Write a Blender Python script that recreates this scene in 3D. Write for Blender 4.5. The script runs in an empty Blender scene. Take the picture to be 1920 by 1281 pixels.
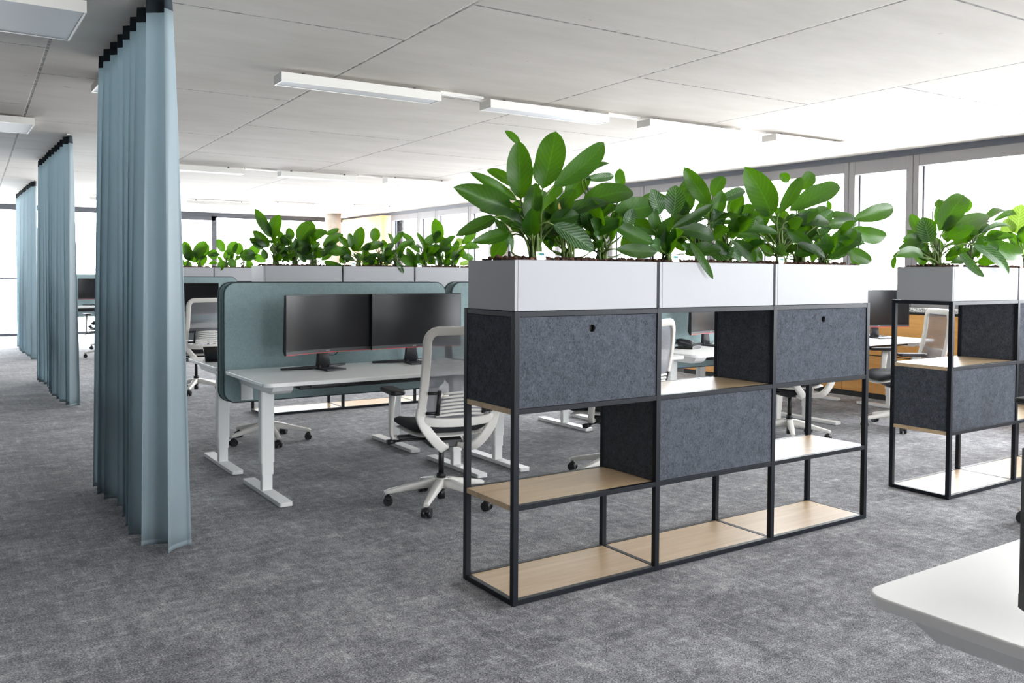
import bpy, bmesh, math, random
from mathutils import Vector, Matrix
V = Vector
sc = bpy.context.scene
col = sc.collection

# ------------------------------------------------------------------ camera
YAW, PITCH, ROLL = math.radians(56.124), math.radians(-1.703), math.radians(0.359)
FPX, CAMH, CY = 1629.716, 1.3734, 560.0
fw = V((math.cos(YAW) * math.cos(PITCH), math.sin(YAW) * math.cos(PITCH), math.sin(PITCH)))
r0 = V((math.sin(YAW), -math.cos(YAW), 0)); u0 = r0.cross(fw)
rt = math.cos(ROLL) * r0 + math.sin(ROLL) * u0
up = -math.sin(ROLL) * r0 + math.cos(ROLL) * u0
cd = bpy.data.cameras.new('camera'); cam = bpy.data.objects.new('camera', cd); col.objects.link(cam)
cam.matrix_world = Matrix(((rt.x, up.x, -fw.x, 0), (rt.y, up.y, -fw.y, 0), (rt.z, up.z, -fw.z, CAMH), (0, 0, 0, 1)))
cd.sensor_width = 36; cd.lens = FPX / 1920 * 36; cd.shift_y = -(640.5 - CY) / 1920
cd.clip_start = 0.05; cd.clip_end = 200
sc.camera = cam

def ray(px, py):
    return rt * ((px - 960) / FPX) - up * ((py - CY) / FPX) + fw
def on_y(px, py, Y):                       # the point a pixel shows on the plane y = Y
    d = ray(px, py); return V((0, 0, CAMH)) + d * (Y / d.y)
def at_z(px, py, z):
    d = ray(px, py); return V((0, 0, CAMH)) + d * ((z - CAMH) / d.z)

# ------------------------------------------------------------------ light
wd = bpy.data.worlds.new('sky'); sc.world = wd; wd.use_nodes = True
bg = wd.node_tree.nodes['Background']
bg.inputs[0].default_value = (0.93, 0.965, 1.0, 1); bg.inputs[1].default_value = 9.0
sc.view_settings.view_transform = 'Standard'; sc.view_settings.look = 'None'
sc.view_settings.exposure = 1.42; sc.view_settings.gamma = 1; sc.view_settings.use_curve_mapping = False
try:
    sc.cycles.use_denoising = True
    sc.cycles.max_bounces = 10; sc.cycles.diffuse_bounces = 6; sc.cycles.transparent_max_bounces = 16
    sc.cycles.sample_clamp_indirect = 12
except Exception:
    pass

CEIL = 2.72
XW, YF, XL, YB = 8.72, 20.65, -2.2, -4.5     # window wall, far wall, blind walls
def portal(name, loc, rot, sx, sy):
    l = bpy.data.lights.new(name, 'AREA'); l.shape = 'RECTANGLE'; l.size = sx; l.size_y = sy
    l.cycles.is_portal = True
    o = bpy.data.objects.new(name, l); o.location = loc; o.rotation_euler = rot; col.objects.link(o)
portal('sky_portal_side', (XW + .35, 8, 1.8), (0, math.radians(90), 0), 1.9, 25.0)
portal('sky_portal_back', (3.0, YB - .3, 1.35), (math.radians(90), 0, 0), 3.4, 2.6)
portal('sky_portal_far', (3.25, YF + .3, 1.35), (math.radians(-90), 0, 0), 11.0, 2.7)

# ------------------------------------------------------------------ materials
def S(r, g, b):
    f = lambda c: (c / 255 / 12.92) if c / 255 <= .04045 else ((c / 255 + .055) / 1.055) ** 2.4
    return (f(r), f(g), f(b), 1)
def mat(name, color=(.8, .8, .8, 1), rough=.5, metal=0, spec=.5):
    m = bpy.data.materials.new(name); m.use_nodes = True
    b = m.node_tree.nodes['Principled BSDF']
    b.inputs['Base Color'].default_value = color if len(color) == 4 else (*color, 1)
    b.inputs['Roughness'].default_value = rough; b.inputs['Metallic'].default_value = metal
    b.inputs['Specular IOR Level'].default_value = spec
    return m
def N(m, kind, **kw):
    n = m.node_tree.nodes.new(kind)
    for k, v in kw.items():
        if k in n.inputs: n.inputs[k].default_value = v
        else: setattr(n, k, v)
    return n
def L(m, a, b): m.node_tree.links.new(a, b)
def BS(m): return m.node_tree.nodes['Principled BSDF']
def coords(m, scale=(1, 1, 1), rot=(0, 0, 0), kind='Object', loc=(0, 0, 0)):
    t = N(m, 'ShaderNodeTexCoord'); p = N(m, 'ShaderNodeMapping')
    p.inputs['Scale'].default_value = scale; p.inputs['Rotation'].default_value = rot; p.inputs['Location'].default_value = loc
    L(m, t.outputs[kind], p.inputs[0]); return p.outputs[0]
def noise(m, vec, scale, detail=4, rough=.55, dist=0):
    n = N(m, 'ShaderNodeTexNoise'); n.inputs['Scale'].default_value = scale; n.inputs['Detail'].default_value = detail
    n.inputs['Roughness'].default_value = rough; n.inputs['Distortion'].default_value = dist
    L(m, vec, n.inputs['Vector']); return n.outputs['Fac']
def ramp(m, fac, stops):
    r = N(m, 'ShaderNodeValToRGB'); e = r.color_ramp.elements
    while len(e) < len(stops): e.new(.5)
    for i, (p, c) in enumerate(stops):
        e[i].position = p; e[i].color = c if len(c) == 4 else (*c, 1)
    L(m, fac, r.inputs[0]); return r.outputs[0]
def math_(m, op, a, b=None, clamp=False):
    n = N(m, 'ShaderNodeMath', operation=op); n.use_clamp = clamp
    for i, x in enumerate((a, b)):
        if x is None: continue
        if isinstance(x, (int, float)): n.inputs[i].default_value = x
        else: L(m, x, n.inputs[i])
    return n.outputs[0]
def mix(m, fac, a, b, mode='MIX'):
    n = N(m, 'ShaderNodeMix', data_type='RGBA', blend_type=mode)
    for i, x in ((0, fac), (6, a), (7, b)):
        if isinstance(x, (int, float)): n.inputs[i].default_value = x
        elif isinstance(x, tuple): n.inputs[i].default_value = x
        else: L(m, x, n.inputs[i])
    return n.outputs[2]
def bump(m, h, strength=.3, dist=.002):
    n = N(m, 'ShaderNodeBump'); n.inputs['Strength'].default_value = strength; n.inputs['Distance'].default_value = dist
    L(m, h, n.inputs['Height']); L(m, n.outputs[0], BS(m).inputs['Normal'])

M = {}
M['white_metal'] = mat('white_powder_coat', S(238, 238, 236), .42)
M['white_top'] = mat('white_laminate', S(240, 240, 239), .36)
M['white_plastic'] = mat('white_plastic', S(236, 233, 227), .4)
M['black_plastic'] = mat('black_plastic', (.012, .012, .014, 1), .42)
M['black_fabric'] = mat('black_fabric', (.014, .015, .018, 1), .85)
M['frame'] = mat('black_steel', (.005, .007, .011, 1), .4, 0, .28)
M['planter'] = mat('planter_grey', S(157, 158, 161), .5)
M['edge'] = mat('planter_edge', S(128, 125, 124), .6)
M['screen_glass'] = mat('black_display', (.006, .006, .007, 1), .24, 0, .35)
M['bezel'] = mat('dark_bezel', (.03, .03, .035, 1), .45)
M['red'] = mat('red_accent', S(190, 60, 55), .45)
M['logo'] = mat('logo_grey', S(170, 170, 172), .4)
M['alu'] = mat('silver_metal', S(150, 152, 158), .35, .8)
M['window_frame'] = mat('grey_window_frame', S(120, 117, 118), .5)
M['window_dark'] = mat('dark_window_frame', S(72, 76, 84), .5)
M['lamp_white'] = mat('lamp_white', S(214, 211, 205), .4)
M['diffuser'] = mat('lamp_diffuser', S(206, 208, 211), .55)
M['wall'] = mat('wall_paint', S(96, 96, 98), .85)
M['seam'] = mat('dark_gap', (.02, .02, .02, 1), .8)
M['tag'] = mat('white_tag', S(240, 242, 242), .45)
M['tag_teal'] = mat('tag_teal', S(10, 110, 115), .5)
M['tag_green'] = mat('tag_green', S(150, 200, 130), .5)
M['clear'] = mat('clear_tube', S(220, 225, 225), .15)
M['tape'] = mat('dark_header_tape', S(38, 48, 54), .9)
M['cable'] = mat('black_cable', (.01, .01, .01, 1), .6)
M['yellow_leaf'] = mat('yellow_leaf', S(150, 120, 30), .5)

m = M['carpet'] = mat('carpet', rough=.95, spec=.15)
c = coords(m)
big = noise(m, c, 2.4, 10, .74, .25)
mid = noise(m, c, 18, 8, .82, .2)
scr = noise(m, coords(m, (1, .06, 1), (0, 0, .06)), 34, 6, .85, .3)
scr2 = noise(m, coords(m, (.06, 1, 1), (0, 0, -.05)), 34, 6, .85, .3)
fine = noise(m, coords(m, (1, 1.5, 1), (0, 0, .6)), 140, 3, .75)
rid = math_(m, 'SUBTRACT', 1.0, math_(m, 'MULTIPLY', math_(m, 'ABSOLUTE', math_(m, 'SUBTRACT', noise(m, c, 3.4, 8, .62, .4), .5)), 30.0), True)
rid = math_(m, 'MULTIPLY', rid, ramp(m, noise(m, c, 6, 5, .7), [(.46, (0, 0, 0)), (.6, (1, 1, 1))]))
def thread(n): return math_(m, 'MULTIPLY', math_(m, 'SUBTRACT', n, .6, True), 1.6)
bigs = ramp(m, big, [(.38, (.36, .36, .36)), (.62, (.64, .64, .64))])
pat = math_(m, 'ADD', math_(m, 'MULTIPLY', bigs, .27), math_(m, 'ADD', math_(m, 'MULTIPLY', mid, .41), math_(m, 'MULTIPLY', math_(m, 'ADD', scr, scr2), .16)))
pat = math_(m, 'ADD', pat, math_(m, 'ADD', math_(m, 'MULTIPLY', rid, .06), math_(m, 'MULTIPLY', math_(m, 'ADD', thread(scr), thread(scr2)), .5)))
pat2 = math_(m, 'ADD', pat, math_(m, 'MULTIPLY', math_(m, 'SUBTRACT', fine, .5), .85))
base = ramp(m, pat2, [(.33, S(52, 52, 56)), (.475, S(112, 112, 117)), (.58, S(168, 168, 171)), (.72, S(228, 227, 226))])
L(m, base, BS(m).inputs['Base Color']); bump(m, fine, .5, .004)
BS(m).inputs['Sheen Weight'].default_value = .1; BS(m).inputs['Sheen Roughness'].default_value = .4

m = M['concrete'] = mat('painted_concrete', rough=.85, spec=.2)
c = coords(m, rot=(0, 0, math.radians(-88)))
bk = N(m, 'ShaderNodeTexBrick'); bk.offset = .37
bk.inputs['Scale'].default_value = 1; bk.inputs['Brick Width'].default_value = 2.15; bk.inputs['Row Height'].default_value = 1.745
bk.inputs['Mortar Size'].default_value = .012; bk.inputs['Mortar Smooth'].default_value = .6
bk.inputs['Color1'].default_value = (0, 0, 0, 1); bk.inputs['Color2'].default_value = (0, 0, 0, 1); bk.inputs['Mortar'].default_value = (1, 1, 1, 1)
mp = bk.inputs['Vector'].links
c2 = coords(m, rot=(0, 0, math.radians(-88)), loc=(-.35, .405, 0)); L(m, c2, bk.inputs['Vector'])
nz = noise(m, coords(m, (1, 3, 1)), 1.3, 6, .6); nf = noise(m, coords(m), 26, 4, .6)
pit = noise(m, coords(m), 9, 3, .5)
cc = ramp(m, nz, [(.3, S(194, 188, 180)), (.7, S(206, 200, 193))])
brk = math_(m, 'MULTIPLY', bk.outputs['Fac'], ramp(m, nf, [(.35, (.15, .15, .15)), (.6, (1, 1, 1))]))
cc = mix(m, math_(m, 'MULTIPLY', brk, .95), cc, S(105, 103, 102))
pits = ramp(m, pit, [(.74, (0, 0, 0)), (.77, (1, 1, 1))])
cc = mix(m, math_(m, 'MULTIPLY', pits, .45), cc, S(140, 138, 136))
L(m, cc, BS(m).inputs['Base Color']); bump(m, math_(m, 'ADD', math_(m, 'MULTIPLY', nf, .15), math_(m, 'MULTIPLY', brk, -1)), .35, .01)

m = M['column'] = mat('column_concrete', rough=.8)
L(m, ramp(m, noise(m, coords(m), 6, 5), [(.3, S(176, 170, 160)), (.7, S(205, 198, 188))]), BS(m).inputs['Base Color'])

def felt(name, lo, hi, scale=95):
    m = mat(name, rough=.95, spec=.15)
    a = noise(m, coords(m, (1, 1, .6), (0, .5, 0)), scale, 5, .75, 1.2); b = noise(m, coords(m), scale * .16, 3)
    f = math_(m, 'ADD', math_(m, 'MULTIPLY', a, .8), math_(m, 'MULTIPLY', b, .2))
    L(m, ramp(m, f, [(.36, lo), (.66, hi)]), BS(m).inputs['Base Color']); bump(m, a, .3, .002); return m
M['felt'] = felt('grey_felt', S(40, 44, 50), S(94, 98, 106), 150)
M['screen'] = felt('teal_fabric', S(130, 150, 152), S(160, 179, 181), 260)
M['screen_edge'] = mat('dark_teal_piping', S(50, 66, 70), .7)

def wood(name, lo, hi, along='X', scale=1.0, streak=22, rough=.5):
    m = mat(name, rough=rough)
    s = (1.2 * scale, streak * scale, streak * scale) if along == 'X' else ((streak * scale, 1.2 * scale, streak * scale) if along == 'Y' else (streak * scale, streak * scale, 1.2 * scale))
    a = noise(m, coords(m, s), 1.6, 6, .62, 1.4); b = noise(m, coords(m, tuple(x * .3 for x in s)), 2.2, 3, .5, 2.0)
    f = math_(m, 'ADD', math_(m, 'MULTIPLY', a, .55), math_(m, 'MULTIPLY', b, .45))
    L(m, ramp(m, f, [(.3, lo), (.7, hi)]), BS(m).inputs['Base Color']); return m
M['oak'] = wood('light_oak', S(186, 158, 122), S(216, 192, 158), 'X', 1, 14, .36)
M['beech'] = wood('golden_beech', S(186, 128, 58), S(214, 160, 88), 'Y', .8, 10)
M['granite'] = mat('speckled_stone', rough=.4)
m = M['granite']; L(m, ramp(m, noise(m, coords(m), 120, 3), [(.42, S(90, 88, 86)), (.55, S(200, 198, 196))]), BS(m).inputs['Base Color'])

m = M['soil'] = mat('clay_granules', rough=.9)
oi = N(m, 'ShaderNodeNewGeometry'); L(m, ramp(m, oi.outputs['Random Per Island'], [(0, S(48, 30, 24)), (.6, S(84, 55, 44)), (1, S(120, 84, 68))]), BS(m).inputs['Base Color'])

m = M['mesh'] = mat('grey_mesh', S(142, 143, 150), .8)
wv = noise(m, coords(m, (.3, 1, 5)), 60, 2)
tr = N(m, 'ShaderNodeBsdfTransparent'); mx = N(m, 'ShaderNodeMixShader')
L(m, ramp(m, wv, [(.3, (.62, .62, .62)), (.7, (.74, .74, .74))]), mx.inputs[0])
L(m, tr.outputs[0], mx.inputs[1]); L(m, BS(m).outputs[0], mx.inputs[2]); L(m, mx.outputs[0], m.node_tree.nodes['Material Output'].inputs[0])

m = M['glass'] = bpy.data.materials.new('window_glass'); m.use_nodes = True; nt = m.node_tree; nt.nodes.remove(nt.nodes['Principled BSDF'])
tr = N(m, 'ShaderNodeBsdfTransparent'); gl = N(m, 'ShaderNodeBsdfGlossy'); gl.inputs['Roughness'].default_value = .02
lw = N(m, 'ShaderNodeFresnel'); lw.inputs[0].default_value = 1.12; mx = N(m, 'ShaderNodeMixShader')
L(m, lw.outputs[0], mx.inputs[0]); L(m, tr.outputs[0], mx.inputs[1]); L(m, gl.outputs[0], mx.inputs[2]); L(m, mx.outputs[0], nt.nodes['Material Output'].inputs[0])

def translucent(name, colr, tcol, fac, rough=.6, spec=.4, sheen=0):
    m = mat(name, colr if isinstance(colr, tuple) else (1, 1, 1, 1), rough, 0, spec)
    t = N(m, 'ShaderNodeBsdfTranslucent'); t.inputs[0].default_value = tcol
    x = N(m, 'ShaderNodeMixShader'); x.inputs[0].default_value = fac
    L(m, BS(m).outputs[0], x.inputs[1]); L(m, t.outputs[0], x.inputs[2]); L(m, x.outputs[0], m.node_tree.nodes['Material Output'].inputs[0])
    if sheen:
        BS(m).inputs['Sheen Weight'].default_value = sheen; BS(m).inputs['Sheen Roughness'].default_value = .4
    return m, t
M['curtain'], _ = translucent('teal_curtain', S(176, 191, 197), S(202, 217, 223), .5, .42, .55, .25)
m = M['curtain']; w1 = noise(m, coords(m, (1, 1, .02)), 160, 2); bump(m, w1, .08, .001)

def leafmat(name, dark, lite, vein, trans, tfac=.38, stripes=.25):
    m, t = translucent(name, dark, trans, tfac, .42, .32)
    tc = N(m, 'ShaderNodeTexCoord'); sp = N(m, 'ShaderNodeSeparateXYZ'); L(m, tc.outputs['UV'], sp.inputs[0])
    au = math_(m, 'ABSOLUTE', math_(m, 'SUBTRACT', sp.outputs[0], .5))          # 0 at midrib
    ph = math_(m, 'SUBTRACT', math_(m, 'MULTIPLY', sp.outputs[1], 62.0), math_(m, 'MULTIPLY', au, 34.0))
    nzz = noise(m, coords(m), 22, 3); ph = math_(m, 'ADD', ph, math_(m, 'MULTIPLY', nzz, 5.0))
    st = math_(m, 'POWER', math_(m, 'ADD', math_(m, 'MULTIPLY', math_(m, 'SINE', ph), .5), .5), 3.0)
    rib = math_(m, 'SUBTRACT', 1.0, math_(m, 'MULTIPLY', au, 26.0), True)
    oi = N(m, 'ShaderNodeNewGeometry'); rnd = ramp(m, oi.outputs['Random Per Island'], [(0, dark), (1, lite)])
    cl = mix(m, math_(m, 'MULTIPLY', st, stripes), rnd, vein); cl = mix(m, math_(m, 'MULTIPLY', rib, .6), cl, vein)
    L(m, cl, BS(m).inputs['Base Color']); bump(m, st, .06, .003)
    tt = mix(m, .65, trans, cl, 'MIX'); tm = mix(m, math_(m, 'MULTIPLY', st, .3), trans, tuple(min(1, x * 1.25) for x in trans[:3]) + (1,))
    L(m, tm, t.inputs[0]); return m
M['leaf'] = leafmat('green_leaf', S(13, 37, 6), S(30, 68, 9), S(64, 106, 30), S(100, 158, 14), .3, .14)
M['leaf_striped'] = leafmat('striped_leaf', S(18, 46, 18), S(32, 72, 28), S(124, 154, 112), S(100, 152, 40), .25, .55)
M['leaf_pale'] = leafmat('variegated_leaf', S(96, 140, 40), S(150, 180, 80), S(205, 215, 150), S(150, 186, 60), .3, .45)
M['stem'] = mat('green_stem', S(86, 108, 46), .5)

# ------------------------------------------------------------------ building helpers
class MB:
    def __init__(s): s.b = bmesh.new(); s.uv = s.b.loops.layers.uv.new('UVMap')
    def box(s, x0, x1, y0, y1, z0, z1, mtx=None):
        v = [s.b.verts.new(V((x, y, z)) if mtx is None else mtx @ V((x, y, z))) for z in (z0, z1) for y in (y0, y1) for x in (x0, x1)]
        for f in ((0, 2, 3, 1), (4, 5, 7, 6), (0, 1, 5, 4), (2, 6, 7, 3), (0, 4, 6, 2), (1, 3, 7, 5)):
            s.b.faces.new([v[i] for i in f])
        return s
    def ring(s, pts): return [s.b.verts.new(p) for p in pts]
    def bridge(s, a, b, closed=True, smooth=True):
        n = len(a)
        for i in range(n if closed else n - 1):
            j = (i + 1) % n
            try:
                f = s.b.faces.new((a[i], a[j], b[j], b[i])); f.smooth = smooth
            except ValueError: pass
    def cap(s, r, flip=False):
        try: s.b.faces.new(r[::-1] if flip else r)
        except ValueError: pass
    def cyl(s, p0, p1, r0, r1=None, n=16, smooth=True):
        p0, p1 = V(p0), V(p1); r1 = r0 if r1 is None else r1
        a = (p1 - p0).normalized(); t = V((0, 0, 1)) if abs(a.z) < .9 else V((1, 0, 0))
        e = a.cross(t).normalized(); g = a.cross(e)
        R = [[p + (e * math.cos(k * 2 * math.pi / n) + g * math.sin(k * 2 * math.pi / n)) * r for k in range(n)] for p, r in ((p0, r0), (p1, r1))]
        A, B = s.ring(R[0]), s.ring(R[1]); s.bridge(A, B, True, smooth); s.cap(A, True); s.cap(B); return s
    def sweep(s, pts, sec, hint=V((0, 0, 1)), closed=False, scale=None, smooth=True):
        """sec: 2-D outline (a, b); a runs along side = tangent x hint, b along the hint-ish normal."""
        pts = [V(p) for p in pts]; n = len(pts); rings = []
        for i, p in enumerate(pts):
            if closed: t = pts[(i + 1) % n] - pts[i - 1]
            else: t = pts[min(i + 1, n - 1)] - pts[max(i - 1, 0)]
            t.normalize(); h = hint(i) if callable(hint) else hint
            sd = t.cross(h).normalized(); nn = sd.cross(t).normalized(); k = 1 if scale is None else scale[i]
            ka, kb = k if isinstance(k, tuple) else (k, k)
            rings.append(s.ring([p + sd * a * ka + nn * b * kb for a, b in sec]))
        for i in range(n - 1): s.bridge(rings[i], rings[i + 1], True, smooth)
        if closed: s.bridge(rings[-1], rings[0], True, smooth)
        else: s.cap(rings[0], True); s.cap(rings[-1])
        return s
    def prism(s, outline, z0, z1, mtx=None):
        f = lambda x, y, z: V((x, y, z)) if mtx is None else mtx @ V((x, y, z))
        a = s.ring([f(x, y, z0) for x, y in outline]); b = s.ring([f(x, y, z1) for x, y in outline])
        s.bridge(a, b, True, False); s.cap(a, True); s.cap(b); return s
    def grid(s, fn, nu, nv, smooth=True, uv=False):
        vs = [[s.b.verts.new(fn(i / nu, j / nv)) for j in range(nv + 1)] for i in range(nu + 1)]
        for i in range(nu):
            for j in range(nv):
                f = s.b.faces.new((vs[i][j], vs[i + 1][j], vs[i + 1][j + 1], vs[i][j + 1])); f.smooth = smooth
                if uv:
                    for lp, (a, b_) in zip(f.loops, ((i, j), (i + 1, j), (i + 1, j + 1), (i, j + 1))):
                        lp[s.uv].uv = (a / nu, b_ / nv)
        return s
    def ball(s, c, rx, ry=None, rz=None, nu=14, nv=8, zmin=-1):
        ry = rx if ry is None else ry; rz = rx if rz is None else rz; c = V(c); prev = None
        for j in range(nv + 1):
            ph = math.asin(max(-1, zmin)) + (math.pi / 2 - math.asin(max(-1, zmin))) * j / nv
            R = max(math.cos(ph), .02)
            r = s.ring([c + V((rx * R * math.cos(2 * math.pi * k / nu), ry * R * math.sin(2 * math.pi * k / nu), rz * math.sin(ph))) for k in range(nu)])
            if prev: s.bridge(prev, r)
            else: s.cap(r, True)
            prev = r
        s.cap(prev); return s
    def build(s, name, m, parent=None, loc=(0, 0, 0), bevel=0, seg=2, recalc=True, solid=0, sub=0, autosmooth=True):
        if recalc: bmesh.ops.recalc_face_normals(s.b, faces=s.b.faces)
        me = bpy.data.meshes.new(name); s.b.to_mesh(me); s.b.free()
        for x in (m if isinstance(m, (list, tuple)) else [m]): me.materials.append(x)
        o = bpy.data.objects.new(name, me); col.objects.link(o); o.location = loc
        if parent: o.parent = parent
        if solid:
            q = o.modifiers.new('solid', 'SOLIDIFY'); q.thickness = solid; q.offset = 0
        if bevel:
            q = o.modifiers.new('bevel', 'BEVEL'); q.width = bevel; q.segments = seg; q.limit_method = 'ANGLE'; q.angle_limit = math.radians(40)
            q.harden_normals = False
        if sub:
            q = o.modifiers.new('sub', 'SUBSURF'); q.levels = sub; q.render_levels = sub
        return o
def tag(o, label=None, cat=None, group=None, kind=None):
    if label: o['label'] = label
    if cat: o['category'] = cat
    if group: o['group'] = group
    if kind: o['kind'] = kind
    return o
def thing(name, label, cat, loc=(0, 0, 0), rz=0, group=None):
    o = bpy.data.objects.new(name, None); col.objects.link(o); o.empty_display_size = .1
    o.location = loc; o.rotation_euler = (0, 0, rz); return tag(o, label, cat, group)
def dup(root, loc, rz=0, label=None, group=None, skip=()):
    r = root.copy(); col.objects.link(r); r.location = loc; r.rotation_euler = (0, 0, rz)
    if label: r['label'] = label
    if group: r['group'] = group
    for ch in list(root.children):
        if ch.name.split('.')[0] in skip: continue
        c = ch.copy(); col.objects.link(c); c.parent = r
        for g in list(ch.children):
            d = g.copy(); col.objects.link(d); d.parent = c
    return r
def rect(w, h, r=0, n=4):
    if r <= 0: return [(-w / 2, -h / 2), (w / 2, -h / 2), (w / 2, h / 2), (-w / 2, h / 2)]
    out = []
    for cx, cy, a in ((w / 2 - r, -h / 2 + r, -90), (w / 2 - r, h / 2 - r, 0), (-w / 2 + r, h / 2 - r, 90), (-w / 2 + r, -h / 2 + r, 180)):
        for k in range(n + 1):
            t = math.radians(a + 90 * k / n); out.append((cx + r * math.cos(t), cy + r * math.sin(t)))
    return out
def spline(P, n=6):
    P = [V(p) for p in P]; out = []
    for i in range(len(P) - 1):
        a, b, c, d = P[max(i - 1, 0)], P[i], P[i + 1], P[min(i + 2, len(P) - 1)]
        for k in range(n):
            t = k / n
            out.append(.5 * (2 * b + (c - a) * t + (2 * a - 5 * b + 4 * c - d) * t * t + (3 * b - a - 3 * c + d) * t ** 3))
    out.append(P[-1]); return out
def struct(name, mb, m, parent=None, **k):
    o = mb.build(name, m, parent, **k)
    if parent is None: o['kind'] = 'structure'
    return o

# ------------------------------------------------------------------ the room
struct('floor', MB().box(XL - .2, XW + .3, YB - .2, YF + .3, -.2, 0), M['carpet'])
struct('ceiling', MB().box(XL - .2, XW + .05, YB - .2, YF + .05, CEIL, CEIL + .25), M['concrete'])
struct('wall_left', MB().box(XL - .2, XL, YB, YF, 0, CEIL), M['wall'])
struct('wall_back', MB().box(XL, 1.3, YB - .2, YB, 0, CEIL).box(4.7, XW, YB - .2, YB, 0, CEIL).box(1.3, 4.7, YB - .2, YB, 2.64, CEIL), M['wall'])
struct('wall_right', MB().box(XW, XW + .25, YB, YF, 0, .98), M['wall'])
struct('trim_4', MB().box(XW - .1, XW + .3, YB, 17.9, .985, 1.03), M['granite'], bevel=.004)
struct('trim_1', MB().box(XW, XW + .25, YB, YF, 2.655, CEIL), M['window_dark'])           # blind pocket above the windows

# windows along the side: a wide fixed light, then a narrow opening one
seams = []
y = 5.34 - 4 * 2.1
while y < 18:
    seams += [y, y + .78]; y += 2.1
k = 0
for i in range(len(seams) - 1):
    a, b = seams[i], seams[i + 1]
    if a < -3.5 or b > 18.1: continue
    k += 1
    t = thing('window_%d' % k, None, None, (XW, 0, 0)); t['kind'] = 'structure'
    w = MB(); narrow = b - a < 1
    fr = .075 if narrow else .06
    a += .004; b -= .004; hz = 2.535 - (.03 if narrow else 0)
    w.box(0, .09, a, a + fr, 1.03, 2.655).box(0, .09, b - fr, b, 1.03, 2.655).box(.001, .089, a + fr, b - fr, 1.03, 1.03 + fr).box(.001, .089, a + fr, b - fr, hz, 2.655)
    w.build('window_frame', M['window_frame'], t, bevel=.004)
    e = .03
    MB().box(.09, .13, a + fr - .01, a + fr + .012, 1.09, 2.54).box(.09, .13, b - fr - .012, b - fr + .01, 1.09, 2.54).build('window_gasket', M['window_dark'], t)
    MB().box(.1, .106, a + fr, b - fr, 1.03 + fr, 2.54).build('window_pane', M['glass'], t)

# far glazing, floor to ceiling
edges = [-2.2, -.8, .8, 2.4, 3.95, 5.55, 7.86, 8.75]
for i in range(len(edges) - 1):
    a, b = edges[i], edges[i + 1]; k += 1
    t = thing('window_%d' % k, None, None, (0, YF, 0)); t['kind'] = 'structure'
    door = i == 4
    fr = .085 if door else .03
    w = MB().box(a, a + fr, 0, .08, .02, 2.64).box(b - fr, b, 0, .08, .02, 2.64).box(a, b, 0, .08, 2.64 - (.1 if door else .03), 2.64).box(a, b, 0, .08, 0.0, .05)
    if b < 3.96: w.box(a, b, .01, .07, 1.165, 1.2)
    w.build('window_frame', M['window_dark'], t)
    MB().box(a + fr, b - fr, .035, .041, .05, 2.61).build('window_pane', M['glass'], t)
for a, b in ((1.3, 3.0), (3.0, 4.7)):
    k += 1
    t = thing('window_%d' % k, None, None, (0, YB, 0)); t['kind'] = 'structure'
    MB().box(a, a + .05, -.08, 0, .05, 2.6).box(b - .05, b, -.08, 0, .05, 2.6).box(a, b, -.08, 0, 2.6, 2.64).box(a, b, -.08, 0, 0, .05).build('window_frame', M['window_dark'], t)
    MB().box(a + .05, b - .05, -.045, -.04, .05, 2.6).build('window_pane', M['glass'], t)
struct('trim_2', MB().box(XL, XW, YF - .02, YF + .1, 2.64, CEIL), M['window_dark'])
struct('wall_far', MB().box(8.75, XW + .3, YF - .25, YF + .1, 0, CEIL), M['window_dark'])
wp = struct('trim_3', MB().box(XW - .14, XW + .2, 18.1, YF - .27, 0.0, 2.66), wood('lit_wood_panel', S(190, 138, 76), S(214, 168, 108), 'Z', .6, 6))
for nm, x, y in (('column_1', 7.87, 19.25), ('column_2', 7.87, 11.75)):
    struct(nm, MB().cyl((x, y, 0), (x, y, CEIL - .002), .185, n=40), M['column'])

# low cabinets under the windows
cab_lab = ['golden wooden wall cabinet under the window, beyond the second shelf unit with plants',
           'golden wooden wall cabinet just behind the mesh chair that stands side-on',
           'golden wooden wall cabinet under the narrow opening window, behind the end of the desk row',
           'golden wooden wall cabinet whose seam shows under the grey box with a finger hole',
           'golden wooden wall cabinet seen low between chair legs, farthest shown along the wall']
for i in range(5):
    y0 = 2.34 + 1.26 * i; y1 = y0 + 1.26
    t = thing('wooden_cabinet', cab_lab[i], 'cabinet', (8.66, (y0 + y1) / 2, 0), 0, 'wooden cabinets under the windows')
    h = .63
    MB().box(.02, .055, -h + .001, h - .001, .0, .06).build('plinth', M['seam'], t)
    MB().box(.018, .055, -h + .001, h - .001, .06, .965).build('carcass', M['seam'], t)
    MB().box(0, .018, -h + .003, h - .003, .065, .478).build('front_panel', M['beech'], t, bevel=.001)
    MB().box(0, .018, -h + .003, h - .003, .49, .955).build('front_panel', M['beech'], t, bevel=.001)

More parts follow.
